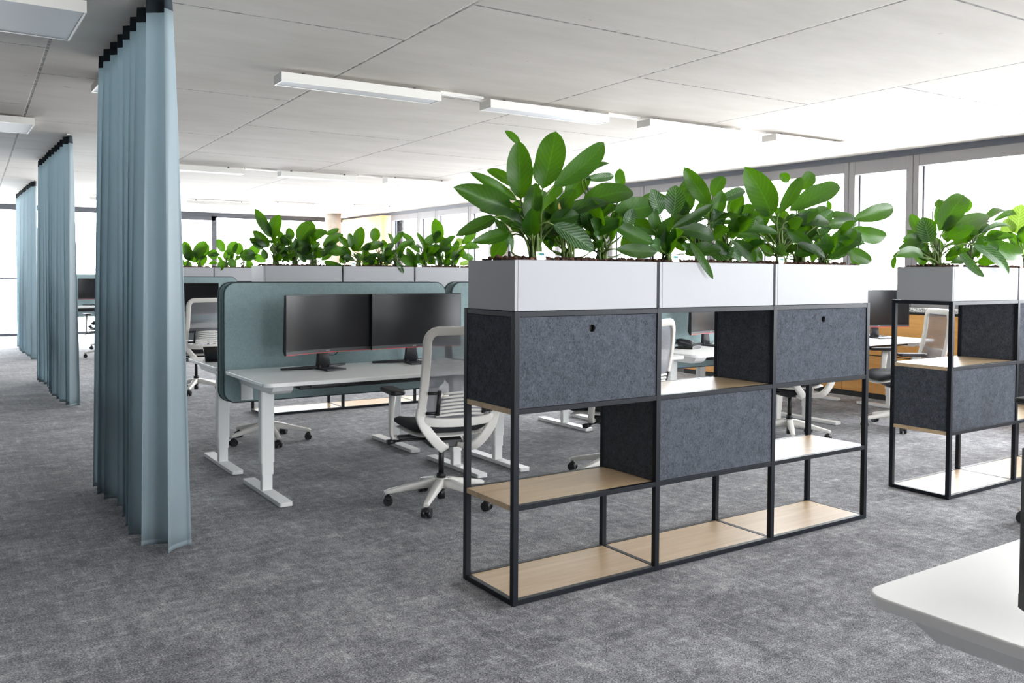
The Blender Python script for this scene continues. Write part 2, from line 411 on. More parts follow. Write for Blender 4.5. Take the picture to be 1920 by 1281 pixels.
# ------------------------------------------------------------------ ceiling lights
def lamp(x0, x1, y, w, zb=2.632, hgt=.062, label='', group='slim ceiling lights'):
    t = thing('ceiling_light', label, 'ceiling light', ((x0 + x1) / 2, y, CEIL), math.radians(-1.5) if w < .3 else 0, group)
    l = (x1 - x0) / 2; z1 = zb + hgt - CEIL; z0 = zb - CEIL; b = .012
    m = MB(); m.box(-l, l, -w / 2, w / 2, z0 + .006, z1)
    m.box(-l, l, -w / 2, -w / 2 + b, z0, z0 + .006).box(-l, l, w / 2 - b, w / 2, z0, z0 + .006).box(-l, -l + b, -w / 2 + b, w / 2 - b, z0, z0 + .006).box(l - b, l, -w / 2 + b, w / 2 - b, z0, z0 + .006)
    m.build('housing', M['lamp_white'], t)
    MB().box(-l + b, l - b, -w / 2 + b, w / 2 - b, z0 + .0025, z0 + .006).build('diffuser', M['diffuser'], t)
    for s in (-.7, .7): MB().cyl((l * s, 0, z1 - .001), (l * s, 0, -.001), .012, n=10).build('mount', M['alu'], t)
    return t
lamps = [
 (1.955, 3.145, 5.725, .17, 'long slim white ceiling light nearest the big curtain, crossing a ceiling joint'),
 (3.57, 4.72, 5.69, .17, 'slim white ceiling light above the tallest plant, second in the near row'),
 (5.12, 6.22, 5.60, .17, 'slim white ceiling light above the middle planter, third in the near row'),
 (6.62, 7.75, 5.50, .17, 'slim white ceiling light closest to the side windows in the near row'),
 (2.24, 3.42, 11.45, .17, 'slim white ceiling light of the middle row, partly behind the big curtain'),
 (3.88, 4.95, 11.32, .17, 'slim white ceiling light in the centre of the middle row, fully in view'),
 (5.36, 6.42, 11.2, .17, 'slim white ceiling light of the middle row, beside the large drooping leaves'),
 (4.03, 5.25, 17.0, .17, 'small slim ceiling light of the far row, above the glass door'),
 (5.5, 6.52, 16.6, .17, 'small slim ceiling light of the far row, beside the round concrete column'),
 (6.92, 8.0, 16.2, .17, 'small slim ceiling light of the far row, near the lit wooden wall panel'),
 (2.41, 3.6, 17.2, .17, 'small slim ceiling light of the far row, peeping between two curtains'),
]
for x0, x1, y, w, lab in lamps: lamp(x0, x1, y, w, label=lab)
lamp(-.6, .665, 5.10, .64, 2.645, .06, 'large square white ceiling panel light cut by the frame corner', 'panel ceiling lights')
lamp(-.55, .79, 9.02, .62, 2.645, .06, 'white ceiling panel light farther down the corridor, above the second curtain', 'panel ceiling lights')
lamp(.985, 1.28, 6.69, .44, 2.65, .05, 'white ceiling light almost hidden behind the big curtain', 'panel ceiling lights')
for x0, x1, y in ((3.16, 3.56, 5.72), (4.73, 5.11, 5.66), (6.23, 6.61, 5.56), (3.43, 3.87, 11.4), (4.96, 5.35, 11.27)):
    o = MB().box(x0 + .012, x1 - .012, y - .03, y + .03, CEIL - .018, CEIL - .0005).build('cable_duct', M['lamp_white'], None)
    tag(o, {3.16: 'flat white duct joining the two nearest slim ceiling lights', 4.73: 'flat white duct on the ceiling above the tallest plant', 6.23: 'flat white duct on the ceiling above the end planter',
            3.43: 'flat white duct on the ceiling joining middle-row lights near the curtain', 4.96: 'flat white duct on the ceiling in the middle row, nearer the window wall'}[x0], 'duct', 'ceiling cable ducts')
o = MB().box(5.0, 5.06, 3.2, 3.24, CEIL - .004, CEIL).build('cable_duct', M['lamp_white'], None); bpy.data.objects.remove(o)

# ------------------------------------------------------------------ curtains
def curtain(xc, y0, y1, pleats, seed, label, amp0=.045, amp1=.085, flare=1.0):
    rnd = random.Random(seed); t = thing('curtain', label, 'curtain', (xc, (y0 + y1) / 2, 0), 0, 'teal dividing curtains')
    nu = pleats * 22; nv = 26; H = CEIL - .012; z_b = .012
    ph = [rnd.uniform(-.5, .5) for _ in range(pleats + 2)]; am = [rnd.uniform(.72, 1.15) for _ in range(pleats + 2)]
    def base(u, k):                       # k 0 top, 1 bottom
        p = u * pleats; i = int(min(p, pleats - 1e-6)); f = p - i
        a = am[i] * (1 - f) + am[i + 1] * f; q = (ph[i] * (1 - f) + ph[i + 1] * f) * k
        s = math.sin(2 * math.pi * (p + q * .55))
        s = math.copysign(abs(s) ** .7, s)
        return s * a, math.sin(4 * math.pi * (p + q * .5) + .6)
    ln = y1 - y0
    def pt(u, v):
        k = 1 - v; kk = k ** .8
        s, s2 = base(u, kk); A = amp0 * (1 - kk) + amp1 * kk
        x = s * A + .02 * kk * math.sin(u * 9 + seed)
        y = -ln / 2 + u * ln + s2 * .022 * (.5 + .7 * kk)
        edge = max(0, 1 - u * pleats * 1.1)
        x += flare * edge * (.02 + .075 * kk); y -= flare * edge * .045 * kk
        return V((x, y, z_b + (H - z_b) * v))
    MB().grid(lambda u, v: pt(u, v * .972), nu, nv).build('fabric', M['curtain'], t, recalc=False, solid=.0016)
    MB().grid(lambda u, v: pt(u, .972 + v * .028) + V((0, 0, 0)), nu, 2).build('header_tape', M['tape'], t, recalc=False, solid=.004)
    MB().box(-.012, .012, -ln / 2, ln / 2 + .05, CEIL - .014, CEIL - .0005).build('rail', M['lamp_white'], t)
    m = MB()
    for j in range(int(ln / .12)): pass
    hem = MB().grid(lambda u, v: pt(u, .0 + v * .009) + V((0, 0, -.001)), nu, 1); hem.build('hem', M['curtain'], t, recalc=False, solid=.004)
    return t
curtain(.938, 4.42, 6.03, 8, 3, 'tall teal curtain nearest the viewer, hanging from ceiling to carpet', .04, .08, .85)
curtain(1.165, 9.62, 12.2, 11, 8, 'second teal curtain down the corridor, between the near and the far one', .038, .06, .2)
curtain(1.33, 14.85, 17.7, 10, 12, 'farthest teal curtain, small and pale against the bright glass wall', .035, .06, .3)

# ------------------------------------------------------------------ shelf units
MW, MD, FS = .8005, .402, .026
LV = [.0, .391, .7885, 1.1885]             # underside of the rails at each level
def shelf_unit(loc, types, label, felt_mat='felt'):
    t = thing('shelf_unit', label, 'shelf', loc, 0, 'black steel shelf units')
    n = len(types); W = n * MW - .0015
    xs = [min(i * MW, W - FS) for i in range(n + 1)]
    xs = [i * MW - (0 if i == 0 else FS / 2) for i in range(n + 1)]; xs[-1] = W - FS
    for x in xs:
        for y in (0, MD - FS):
            MB().box(x, x + FS, y, y + FS, .004, 1.2165).build('post', M['frame'], t, bevel=.0015)
            f = MB().cyl((x + FS / 2, y + FS / 2, 0), (x + FS / 2, y + FS / 2, .005), .01, n=12).build('foot', M['black_plastic'], t)
    for i in range(n):
        a, b = xs[i] + FS, xs[i + 1]
        for z in LV:
            for y in (.001, MD - FS + .001):
                MB().box(a + .0002, b - .0002, y, y + FS - .002, z + .004, z + FS).build('rail', M['frame'], t, bevel=.001)
        def board(z, o=0): MB().box(xs[i] + FS / 2 + .0005, xs[i + 1] + FS / 2 - .0005, FS + .0005, MD - FS - .0005, z + .006, z + FS + .0).build('shelf_board', M['oak'], t, loc=(0, 0, 0), bevel=.0008)
        def bboard(z): MB().box(a - (FS if i == 0 else 0) * 0 + .001, b - .001, FS + .0005, MD - FS - .0005, z + .006, z + FS - .002).build('shelf_board', M['oak'], t, bevel=.0008)
        bboard(LV[0])
        def sboard(z):                    # reaches between the posts at the ends so that its edge shows
            MB().box(xs[i] + (.001 if i == 0 else FS + .001), xs[i + 1] + (FS - .001 if i == n - 1 else -.001), FS + .001, MD - FS - .001, z + .003, z + FS - .0005).build('shelf_board', M['oak'], t, bevel=.0008)
        def felt_box(z0, z1, hole):
            th = .012; zb, zt = z0 + FS, z1 + .003
            xl = xs[i] + .004; xr = xs[i + 1] + FS - .004 - th
            if i == 0 or not (types[i - 1] == types[i]): MB().box(xl, xl + th, FS + .001, MD - FS - .001, zb, zt).build('side_panel', M[felt_mat], t)
            MB().box(xr, xr + th, FS + .001, MD - FS - .001, zb, zt).build('side_panel', M[felt_mat], t)
            MB().box(a + .001, b - .001, MD - FS + .004, MD - FS + .016, zb + .001, zt - .001).build('back_panel', M[felt_mat], t)
            if not hole:
                MB().box(a + .001, b - .001, .007, .019, zb + .001, zt - .001).build('front_panel', M[felt_mat], t)
            else:
                cx, cz, R = (a + b) / 2 + .003, zt - .056, .0165; m = MB(); nn = 32; y0, y1 = .007, .019
                rings = {}
                for yy in (y0, y1):
                    out = []; inn = []
                    for q in range(nn):
                        th_ = 2 * math.pi * q / nn + math.pi / 4; c_, s_ = math.cos(th_), math.sin(th_)
                        inn.append(V((cx + R * c_, yy, cz + R * s_)))
                        kx = ((b - .001 - cx) if c_ > 0 else (cx - a - .001)) ; kz = ((zt - .001 - cz) if s_ > 0 else (cz - zb - .001))
                        # outline of the door met by spreading the ring square-wise
                        d = max(abs(c_), abs(s_)); out.append(V((cx + kx * c_ / d, yy, cz + kz * s_ / d)))
                    rings[yy] = (m.ring(out), m.ring(inn))
                m.bridge(rings[y0][0], rings[y0][1], True, False); m.bridge(rings[y1][1], rings[y1][0], True, False)
                m.bridge(rings[y0][0], rings[y1][0], True, False); m.bridge(rings[y0][1], rings[y1][1], True, False)
                d = m.build('door', M[felt_mat], t)
                MB().box(cx - .03, cx + .03, y1 + .012, y1 + .014, cz - .03, cz + .022).build('finger_hole_backing', M['seam'], d)
        if types[i] == 'T':
            sboard(LV[2]); felt_box(LV[2], LV[3], True); sboard(LV[1])
        else:
            sboard(LV[1]); felt_box(LV[1], LV[2], False); sboard(LV[2])
    for x in xs:
        for z in ((LV[0], LV[3]) if x in (xs[0], xs[-1]) else (LV[0],)):
            MB().box(x + .001, x + FS - .001, FS + .0002, MD - FS - .0002, z + .004, z + FS - .0005).build('rail', M['frame'], t, bevel=.001)
    return t
AX, AY = 1.973, 2.918
shelf_unit((AX, AY, 0), ['T', 'M', 'T'], 'black steel shelf unit with grey felt boxes and oak shelves nearest the viewer')
SX, SY = 5.157, 2.884
shelf_unit((SX, SY, 0), ['M', 'T', 'M'], 'black steel shelf unit cut by the frame edge, open top compartment first')
BX, BY = 2.615, 8.085
shelf_unit((BX, BY, 0), ['T', 'M', 'T'], 'black steel shelf unit behind the teal desk screens, only its base seen below')
CX, CYY = 2.84, 13.6
shelf_unit((CX, CYY, 0), ['T', 'T', 'T'], 'farthest shelf unit, hidden but for its planters beside the big curtain')

# ------------------------------------------------------------------ planters and clay granules
PT = 1.2165; PH = .209; PD = .368
rs = random.Random(5)
gm = MB()
for i in range(520):
    x = rs.uniform(.03, .755); y = rs.uniform(.025, .345); r = rs.uniform(.007, .0135)
    z = rs.uniform(.2, .213) + .012 * math.exp(-((y - .18) / .1) ** 2)
    o = bmesh.ops.create_icosphere(gm.b, subdivisions=1, radius=r, matrix=Matrix.Translation((x, y, z)) @ Matrix.Diagonal((1, rs.uniform(.7, 1.1), rs.uniform(.6, .9), 1)))
gm.box(.02, .77, .02, .35, .17, .202)
granules = gm.build('clay_granules', M['soil'], None, loc=(0, 0, -5), recalc=False)
pl_proto = None
def planter(x, y, label, glabel, w=.790):
    global pl_proto
    t = thing('planter_box', label, 'planter', (x, y, PT), 0, 'light grey planter boxes')
    s = .016
    m = MB().box(s, w - s, 0, s, 0, PH).box(s, w - s, PD - s, PD, 0, PH).box(s, w - s, s, PD - s, 0, .016)
    m.build('long_panel', M['planter'], t, bevel=.0015)
    for a in (0, w - s): MB().box(a, a + s - .0006, .0008, PD - .0008, 0, PH).build('end_panel', M['planter'], t, bevel=.0015)
    MB().box(s * .5, w - s * .5, .001, s, PH, PH + .0015).box(s * .5, w - s * .5, PD - s, PD - .001, PH, PH + .0015).build('rim', M['edge'], t)
    g = granules.copy(); col.objects.link(g); g.location = (x + (w - .79) / 2, y, PT)
    tag(g, glabel, 'granules', 'clay granules in the planters', 'stuff')
    return t
PX = {}
def prow(key, x0, y0, labs, glabs, n=3):
    PX[key] = (x0, y0)
    for i in range(n): planter(x0 + i * MW + .002, y0 + .004, labs[i], glabs[i], .783)
prow('A', AX, AY, ['light grey planter box on the near shelf unit, end nearest the big curtain', 'light grey planter box in the middle of the near shelf unit', 'light grey planter box at the window end of the near shelf unit'],
     ['brown clay granules under the tallest plant in the nearest planter', 'brown clay granules in the middle planter of the near shelf unit', 'brown clay granules in the window-end planter of the near shelf unit'])
prow('S', SX, SY, ['grey planter box with dark shaded end, on the shelf unit at the frame edge', 'planter box cut off by the frame edge'],
     ['brown clay granules in the shaded-end planter by the frame edge', 'brown clay granules in the planter cut by the frame edge'], 2)
prow('B', BX, BY, ['far grey planter box with bright white end behind the teal desk screen', 'far grey planter box in the middle behind the two black monitors', 'far grey planter box whose end is covered by the near planter'],
     ['brown clay granules in the white-ended far planter', 'brown clay granules in the middle far planter behind the monitors', 'brown clay granules in the far planter beside the near planter'])
prow('C', CX, CYY, ['most distant planter box, touching the edge of the big curtain', 'most distant planter box, beside the white planter end', 'hidden planter at the end of the most distant row'],
     ['clay granules in the distant planter touching the curtain', 'clay granules in the distant planter beside the white planter end', 'x'], 2)
bpy.data.objects.remove(granules)

# plant tags and water gauges
def plant_tag(px, py, Y, label):
    p = on_y(px, py, Y); t = thing('plant_tag', label, 'plant tag', (p.x, Y, PT + PH - .012), 0, 'white plant tags')
    t.rotation_euler = (math.radians(-12), 0, math.radians(6))
    MB().prism(rect(.052, .052, .006), -.001, .001, Matrix.Translation((0, 0, .024)) @ Matrix.Rotation(math.radians(90), 4, 'X')).build('card', M['tag'], t)
    MB().box(-.008, .019, -.002, -.0011, .034, .043).build('teal_strip', M['tag_teal'], t)
    MB().box(-.017, -.008, -.002, -.0011, .034, .043).build('green_mark', M['tag_green'], t)
for a in ((1016, 484, AY + .03, 'white plant tag under the tallest plant in the nearest planter'), (1268, 490, AY + .03, 'white plant tag in the middle planter of the near shelf unit'),
          (1467, 493, AY + .03, 'white plant tag in the window-end planter of the near shelf unit'), (663 - 29, 501, BY + .03, 'white plant tag on the far planter behind the first black monitor'),
          (663, 501, BY + .03, 'white plant tag on the middle far planter'), (787, 502, BY + .03, 'white plant tag on the far planter behind the mesh chair'),
          (1803, 497, SY + .03, 'white plant tag in the planter with the dark shaded end'), (1917, 498, SY + .03, 'white plant tag at the very edge of the frame')):
    plant_tag(*a)
def gauge(px, Y, label):
    p = on_y(px, 480, Y); t = thing('water_gauge', label, 'water gauge', (p.x, Y, PT + PH - .02), 0, 'plant water gauges')
    MB().cyl((0, 0, 0), (0, 0, .035), .0075, n=14).build('base', M['black_plastic'], t)
    MB().cyl((0, 0, .035), (0, 0, .085), .006, n=14).cyl((0, 0, .085), (0, 0, .09), .004, n=12).build('tube', M['clear'], t)
    MB().cyl((0, 0, .0352), (0, 0, .06), .0064, n=12).build('float', M['black_plastic'], t)
gauge(955, AY + .2, 'water gauge beside the tallest plant in the nearest planter')
gauge(1224, AY + .3, 'water gauge at the joint between the two nearest planters')
gauge(647, BY + .1, 'water gauge in the middle far planter')
gauge(1848, SY + .2, 'water gauge in the planter with the dark shaded end')

# ------------------------------------------------------------------ plants
def leaf(mb, B, T, w, rnd, face=1.0, bend=None, fold=None, nt=14):
    B, T = V(B), V(T); a = T - B; Ln = a.length; a.normalize()
    mid = (B + T) / 2; n = (V((0, 0, CAMH)) - mid).normalized() * face + V((rnd.uniform(-.35, .35), rnd.uniform(-.25, .25), rnd.uniform(.0, .55)))
    n = (n - a * n.dot(a)).normalized(); s = a.cross(n)
    bend = rnd.uniform(.05, .12) if bend is None else bend; fold = rnd.uniform(.18, .4) if fold is None else fold
    ph = rnd.uniform(0, 6); wav = rnd.uniform(.02, .06); sb = rnd.uniform(-.06, .06)
    def f(u, t):
        q = u * 2 - 1
        pr = (t ** .62) * ((1 - t) ** .66) / .4117 if 0 < t < 1 else 0
        hw = max(w / 2 * min(pr, 1.02), .0012)
        c = B + a * (Ln * t) + n * (bend * Ln * 4 * t * (1 - t)) + s * (sb * Ln * 4 * t * (1 - t))
        return c + s * (q * hw) + n * (fold * hw * (abs(q) ** 1.4) + wav * w * math.sin(t * 11 + ph + (2 if q > 0 else 0)) * abs(q) * pr - fold * hw * .25)
    mb.grid(f, 8, nt, True, True)
def petiole(mb, G, B, A, rnd, r=.0042, lift=.55):
    G, B = V(G), V(B); d = (B - V(A)).normalized()         # arrive along the blade
    h = max(B.z - G.z, .03)
    c1 = G + V((0, 0, h * lift + .02)) + V((rnd.uniform(-.01, .01), 0, 0)); c2 = B + (d * -1) * 0 - (V(A) - B).normalized() * min(.09, (B - G).length * .45)
    pts = []
    for k in range(9):
        t = k / 8; pts.append(G * (1 - t) ** 3 + 3 * c1 * t * (1 - t) ** 2 + 3 * c2 * t * t * (1 - t) + B * t ** 3)
    sec = [(r * math.cos(k * math.pi / 3), r * math.sin(k * math.pi / 3)) for k in range(6)]
    mb.sweep(pts, sec, V((.3, .9, .1)), scale=[1.5 - .75 * k / 8 for k in range(9)])

def plant_group(Y, bases, leaves, conv, labels, seed, fill=13, group='leafy green office plants', fillz=(.04, .24)):
    """bases: [(world x, depth)], leaves: (bx,by,tx,ty,width,depth,dtip[,kind[,base index]]) in crop units."""
    rnd = random.Random(seed); soil = PT + PH - .012; k0 = conv[2]
    F = [dict(leaf=MB(), leaf_striped=MB(), leaf_pale=MB(), yellow_leaf=MB(), used=set()) for _ in bases]; ST = [MB() for _ in bases]
    for lf in leaves:
        bx, by, tx, ty, w, dp, dt = lf[:7]; kind = lf[7] if len(lf) > 7 and lf[7] else 'leaf'
        B = on_y(conv[0] + bx * k0, conv[1] + by * k0, Y + dp); T = on_y(conv[0] + tx * k0, conv[1] + ty * k0, Y + dp + dt)
        pxm = (ray(conv[0] + bx * k0, conv[1] + by * k0)); dist = (Y + dp) / pxm.y
        W = w * k0 / FPX * dist * 1.08
        if len(lf) > 8: j = lf[8]
        else: j = min(range(len(bases)), key=lambda q: abs(bases[q][0] - B.x) + .3 * abs(bases[q][1] - dp))
        leaf(F[j][kind], B, T, W, rnd); F[j]['used'].add(kind)
        bxw, bd = bases[j]
        G = V((bxw + rnd.uniform(-.022, .022), Y + bd + rnd.uniform(-.022, .022), soil))
        petiole(ST[j], G, B, T, rnd)
    for j, (bxw, bd) in enumerate(bases):
        for q in range(fill):
            az = rnd.uniform(0, 2 * math.pi); el = rnd.uniform(.1, 1.25); rr = rnd.uniform(.05, .13)
            z0 = soil + rnd.uniform(*fillz)
            B = V((bxw + rr * math.cos(az), min(max(Y + bd + rr * .8 * math.sin(az), Y + .1), Y + .36) , z0)); ln = rnd.uniform(.12, .2)
            T = B + V((math.cos(az) * math.cos(el), math.sin(az) * math.cos(el) * .8, math.sin(el) * .8)) * ln
            kd = 'leaf' if rnd.random() < .75 else 'leaf_striped'
            leaf(F[j][kd], B, T, rnd.uniform(.05, .085), rnd, face=.6); F[j]['used'].add(kd)
            petiole(ST[j], V((bxw + rnd.uniform(-.025, .025), Y + bd + rnd.uniform(-.025, .025), soil)), B, T, rnd)
        t = thing('leafy_plant', labels[j], 'plant', (0, 0, 0), 0, group)
        t.location = (bxw, Y + bd, soil); inv = Matrix.Translation((-bxw, -(Y + bd), -soil))
        for kd in ('leaf', 'leaf_striped', 'leaf_pale', 'yellow_leaf'):
            mb = F[j][kd]
            if kd in F[j]['used']:
                bmesh.ops.transform(mb.b, matrix=inv, verts=mb.b.verts)
                o = mb.build('foliage', M[kd], t, recalc=False)
                if kd == 'yellow_leaf': o['label'] = 'withered yellow brown leaf'
                if kd == 'leaf_striped': o['label'] = 'pale striped leaves'
            else: mb.b.free()
        bmesh.ops.transform(ST[j].b, matrix=inv, verts=ST[j].b.verts)
        ST[j].build('stems', M['stem'], t)

def bx_(px, py, Y, d): return on_y(px, py, Y + d).x
CA = (830, 220, .3123)
A1 = [(470, 490, 455, 140, 145, .15, -.02), (600, 430, 680, 85, 165, .16, .02), (665, 415, 968, 152, 130, .17, .05), (405, 548, 64, 420, 140, .12, -.06),
      (445, 500, 165, 330, 70, .2, .05), (425, 415, 266, 316, 62, .26, .06), (465, 165, 375, 80, 42, .25, .03), (540, 665, 560, 393, 105, .09, .0),
      (313, 598, 80, 712, 85, .1, -.04), (398, 690, 180, 752, 80, .14, -.02), (385, 735, 300, 852, 88, .3, .04), (405, 548, 318, 603, 62, .28, .05),
      (868, 338, 1000, 276, 36, .3, .05), (850, 370, 1028, 350, 52, .28, .05, 'leaf_striped'), (840, 512, 1142, 448, 150, .2, -.02), (690, 612, 992, 513, 92, .14, -.03),
      (665, 645, 906, 795, 118, .06, -.05, 'leaf_striped'), (745, 505, 872, 340, 120, .27, .03), (705, 570, 772, 490, 66, .1, .0, 'yellow_leaf', 1), (930, 615, 1042, 525, 80, .16, 0),
      (1032, 562, 1264, 530, 132, .14, -.02), (1195, 480, 1378, 535, 86, .2, .02, None, 2), (1010, 638, 1268, 755, 92, .1, -.05), (1042, 792, 1288, 808, 84, .06, -.03),
      (1070, 430, 1064, 308, 62, .3, .02), (640, 495, 705, 405, 70, .3, .02), (600, 585, 682, 545, 95, .24, .02), (480, 690, 402, 625, 80, .28, .04), (575, 400, 555, 270, 40, .22, 0),
      (1085, 800, 1150, 690, 95, .3, .03), (640, 770, 720, 690, 85, .28, .02), (900, 640, 880, 740, 60, .24, .02), (520, 700, 470, 560, 70, .26, .0), (780, 700, 860, 600, 70, .3, .0, 'leaf_striped'),
      (1000, 700, 960, 560, 60, .28, 0), (760, 660, 650, 620, 80, .3, .03)]
bA1 = [(bx_(1003, 485, AY, .16), .16), (bx_(1063, 487, AY, .22), .22), (bx_(1128, 487, AY, .16), .16)]
plant_group(AY, bA1, A1, CA, ['tallest leafy plant, standing upright at the end of the nearest planter', 'dense leafy plant with one withered yellow leaf, next to the tallest', 'leafy plant with broad leaves spreading over the joint of two planters'], 11)
CB = (1180, 290, .2708)
A2 = [(548, 342, 377, 88, 112, .15, 0), (345, 265, 430, 180, 82, .24, .03), (300, 425, 320, 212, 132, .14, .0, 'leaf_striped'), (358, 425, 420, 248, 100, .18, .02),
      (580, 292, 652, 152, 92, .24, .02), (590, 335, 800, 245, 72, .18, .03, 'leaf_striped'), (722, 468, 768, 258, 108, .2, .0), (298, 505, 580, 342, 66, .1, -.02),
      (220, 615, 305, 430, 88, .1, 0), (330, 512, 592, 582, 112, .1, -.03), (580, 482, 775, 478, 44, .2, .02), (660, 522, 1032, 547, 76, .1, -.02), (415, 600, 580, 862, 52, .02, -.055, 'leaf_striped', 0),
      (598, 598, 690, 692, 72, .09, -.03), (715, 592, 872, 748, 92, .07, -.03), (680, 640, 775, 742, 62, .06, -.02, 'leaf_striped'), (700, 560, 922, 600, 82, .18, 0),
      (800, 600, 922, 742, 82, .16, -.02), (380, 600, 400, 520, 80, .28, .0), (450, 420, 560, 300, 80, .28, .02), (500, 640, 560, 540, 80, .28, 0), (640, 640, 600, 540, 70, .26, 0), (250, 700, 200, 560, 70, .28, 0), (700, 720, 780, 620, 70, .28, .02),
      (560, 600, 480, 520, 70, .22, .02)]
bA2 = [(bx_(1252, 490, AY, .14), .14), (bx_(1312, 492, AY, .2), .2), (bx_(1362, 492, AY, .16), .16)]
plant_group(AY, bA2, A2, CB, ['leafy plant with a long striped leaf hanging over the middle planter front', 'leafy plant with an upright pointed leaf in the centre of the middle planter', 'low leafy plant with one bright backlit leaf in the middle planter'], 21)
A3 = [(985, 425, 800, 86, 176, .14, -.02), (1040, 405, 1188, 156, 92, .14, .01), (1110, 392, 1443, 200, 150, .16, .03), (1180, 245, 1262, 122, 92, .24, .03), (1102, 192, 1046, 132, 62, .28, .03),
      (1108, 462, 1388, 472, 82, .1, -.03), (1365, 425, 1578, 455, 92, .18, -.02), (1552, 448, 1832, 368, 112, .18, -.02), (1540, 512, 1782, 562, 108, .14, -.03), (1318, 502, 1574, 480, 82, .14, 0),
      (1388, 592, 1604, 540, 92, .1, -.02), (1288, 622, 1454, 622, 60, .08, -.02), (1090, 518, 1258, 632, 80, .08, -.03), (1160, 618, 1358, 718, 82, .06, -.03), (1496, 655, 1678, 738, 92, .12, -.04),
      (1378, 724, 1594, 600, 100, .08, 0), (1530, 690, 1592, 766, 62, .24, .02), (1258, 425, 1372, 368, 72, .24, .02), (1390, 385, 1374, 318, 34, .3, 0), (865, 410, 944, 405, 32, .28, .03), (755, 440, 893, 468, 52, .26, .02, 'leaf_striped'),
      (940, 565, 900, 460, 70, .24, 0), (1240, 592, 1308, 508, 52, .16, 0), (1000, 600, 940, 500, 80, .28, 0), (1180, 600, 1120, 480, 80, .28, 0), (1300, 680, 1340, 570, 70, .28, 0), (1440, 680, 1480, 580, 70, .28, 0), (1080, 620, 1180, 540, 80, .28, 0), (1000, 690, 900, 620, 80, .28, .02),
      (1420, 520, 1500, 440, 80, .28, .02)]
bA3 = [(bx_(1462, 493, AY, .14), .14), (bx_(1500, 494, AY, .2), .2), (bx_(1545, 495, AY, .16), .16)]
plant_group(AY, bA3, A3, CB, ['leafy plant with two big upright leaves above the window-end planter', 'dense leafy plant in the middle of the window-end planter', 'leafy plant with leaves reaching out past the window end of the near shelf'], 31)
CS = (1580, 260, .2342)
S1 = [(768, 742, 972, 452, 172, .15, .0), (818, 742, 1172, 618, 130, .12, -.02), (700, 832, 640, 628, 130, .12, 0, 'leaf_striped'), (740, 690, 772, 488, 84, .22, .02), (738, 545, 818, 500, 70, .28, .02),
      (962, 602, 985, 466, 95, .26, .0), (1125, 655, 1304, 578, 92, .2, .03), (1205, 662, 1398, 608, 52, .2, .02), (1000, 835, 1192, 660, 62, .12, .02), (640, 802, 478, 802, 72, .2, .0), (640, 832, 444, 892, 62, .14, -.02),
      (652, 955, 396, 946, 92, .1, -.03), (420, 945, 404, 1045, 40, .06, -.01, None, 0), (578, 895, 664, 1010, 105, .26, .0), (1088, 782, 1442, 922, 130, .1, -.04), (905, 855, 1132, 1108, 62, .02, -.05, 'leaf_striped'),
      (1040, 852, 1332, 1086, 92, .03, -.06, 'leaf_striped'), (560, 740, 600, 690, 70, .28, 0), (800, 900, 700, 780, 80, .28, 0), (900, 900, 980, 800, 80, .28, 0), (1080, 900, 1180, 820, 80, .28, 0), (860, 1000, 1000, 980, 60, .05, -.01), (820, 820, 870, 700, 80, .28, 0),
      (1110, 760, 1360, 715, 50, .14, .0, 'leaf_striped')]
bS = [(bx_(1757, 497, SY, .14), .14), (bx_(1818, 498, SY, .18), .18)]
plant_group(SY, bS, S1, CS, ['leafy plant with a tall central leaf in the planter with the dark shaded end', 'leafy plant with striped leaves drooping over the planter by the frame edge'], 41)
S2 = [(1400, 770, 1432, 525, 150, .18, 0, 'leaf_pale'), (1350, 760, 1300, 640, 110, .22, 0, 'leaf_pale'), (1450, 760, 1560, 600, 120, .2, 0, 'leaf_pale'), (1420, 900, 1300, 860, 80, .2, 0, 'leaf_pale'), (1440, 930, 1600, 900, 90, .16, 0, 'leaf_pale')]
plant_group(SY, [(bx_(1924, 498, SY, .17), .17)], S2, CS, ['yellow-green variegated plant cut by the frame edge'], 51, 5)
CBk = (330, 360, .2969)
B1 = [(600, 288, 500, 106, 62, .16, .02), (600, 282, 503, 158, 60, .22, .02), (618, 296, 652, 142, 78, .15, 0), (588, 348, 487, 243, 62, .12, -.02), (735, 300, 708, 226, 52, .2, .02), (775, 315, 862, 188, 110, .14, .02),
      (808, 322, 954, 248, 72, .14, 0), (945, 268, 1028, 232, 34, .22, .02), (925, 345, 1056, 268, 62, .14, .0), (940, 368, 1056, 380, 72, .12, -.02), (750, 362, 848, 330, 84, .1, -.02), (785, 395, 902, 345, 56, .1, -.01),
      (930, 440, 1076, 488, 44, .06, -.03), (660, 320, 730, 290, 70, .24, 0), (690, 420, 640, 340, 70, .24, 0), (760, 440, 700, 350, 70, .26, 0), (800, 385, 860, 420, 60, .12, -.02, 'leaf_striped'), (895, 420, 940, 360, 50, .18, 0)]
bB1 = [(bx_(517, 503, BY, .16), .16), (bx_(553, 503, BY, .2), .2), (bx_(588, 503, BY, .15), .15)]
plant_group(BY, bB1, B1, CBk, ['far plant with two tall leaves rising above the desk screen', 'far bushy plant behind the first black monitor', 'far plant with leaves stretching to the gap between far planters'], 61, 13)
CBm = (560, 380, .1875)
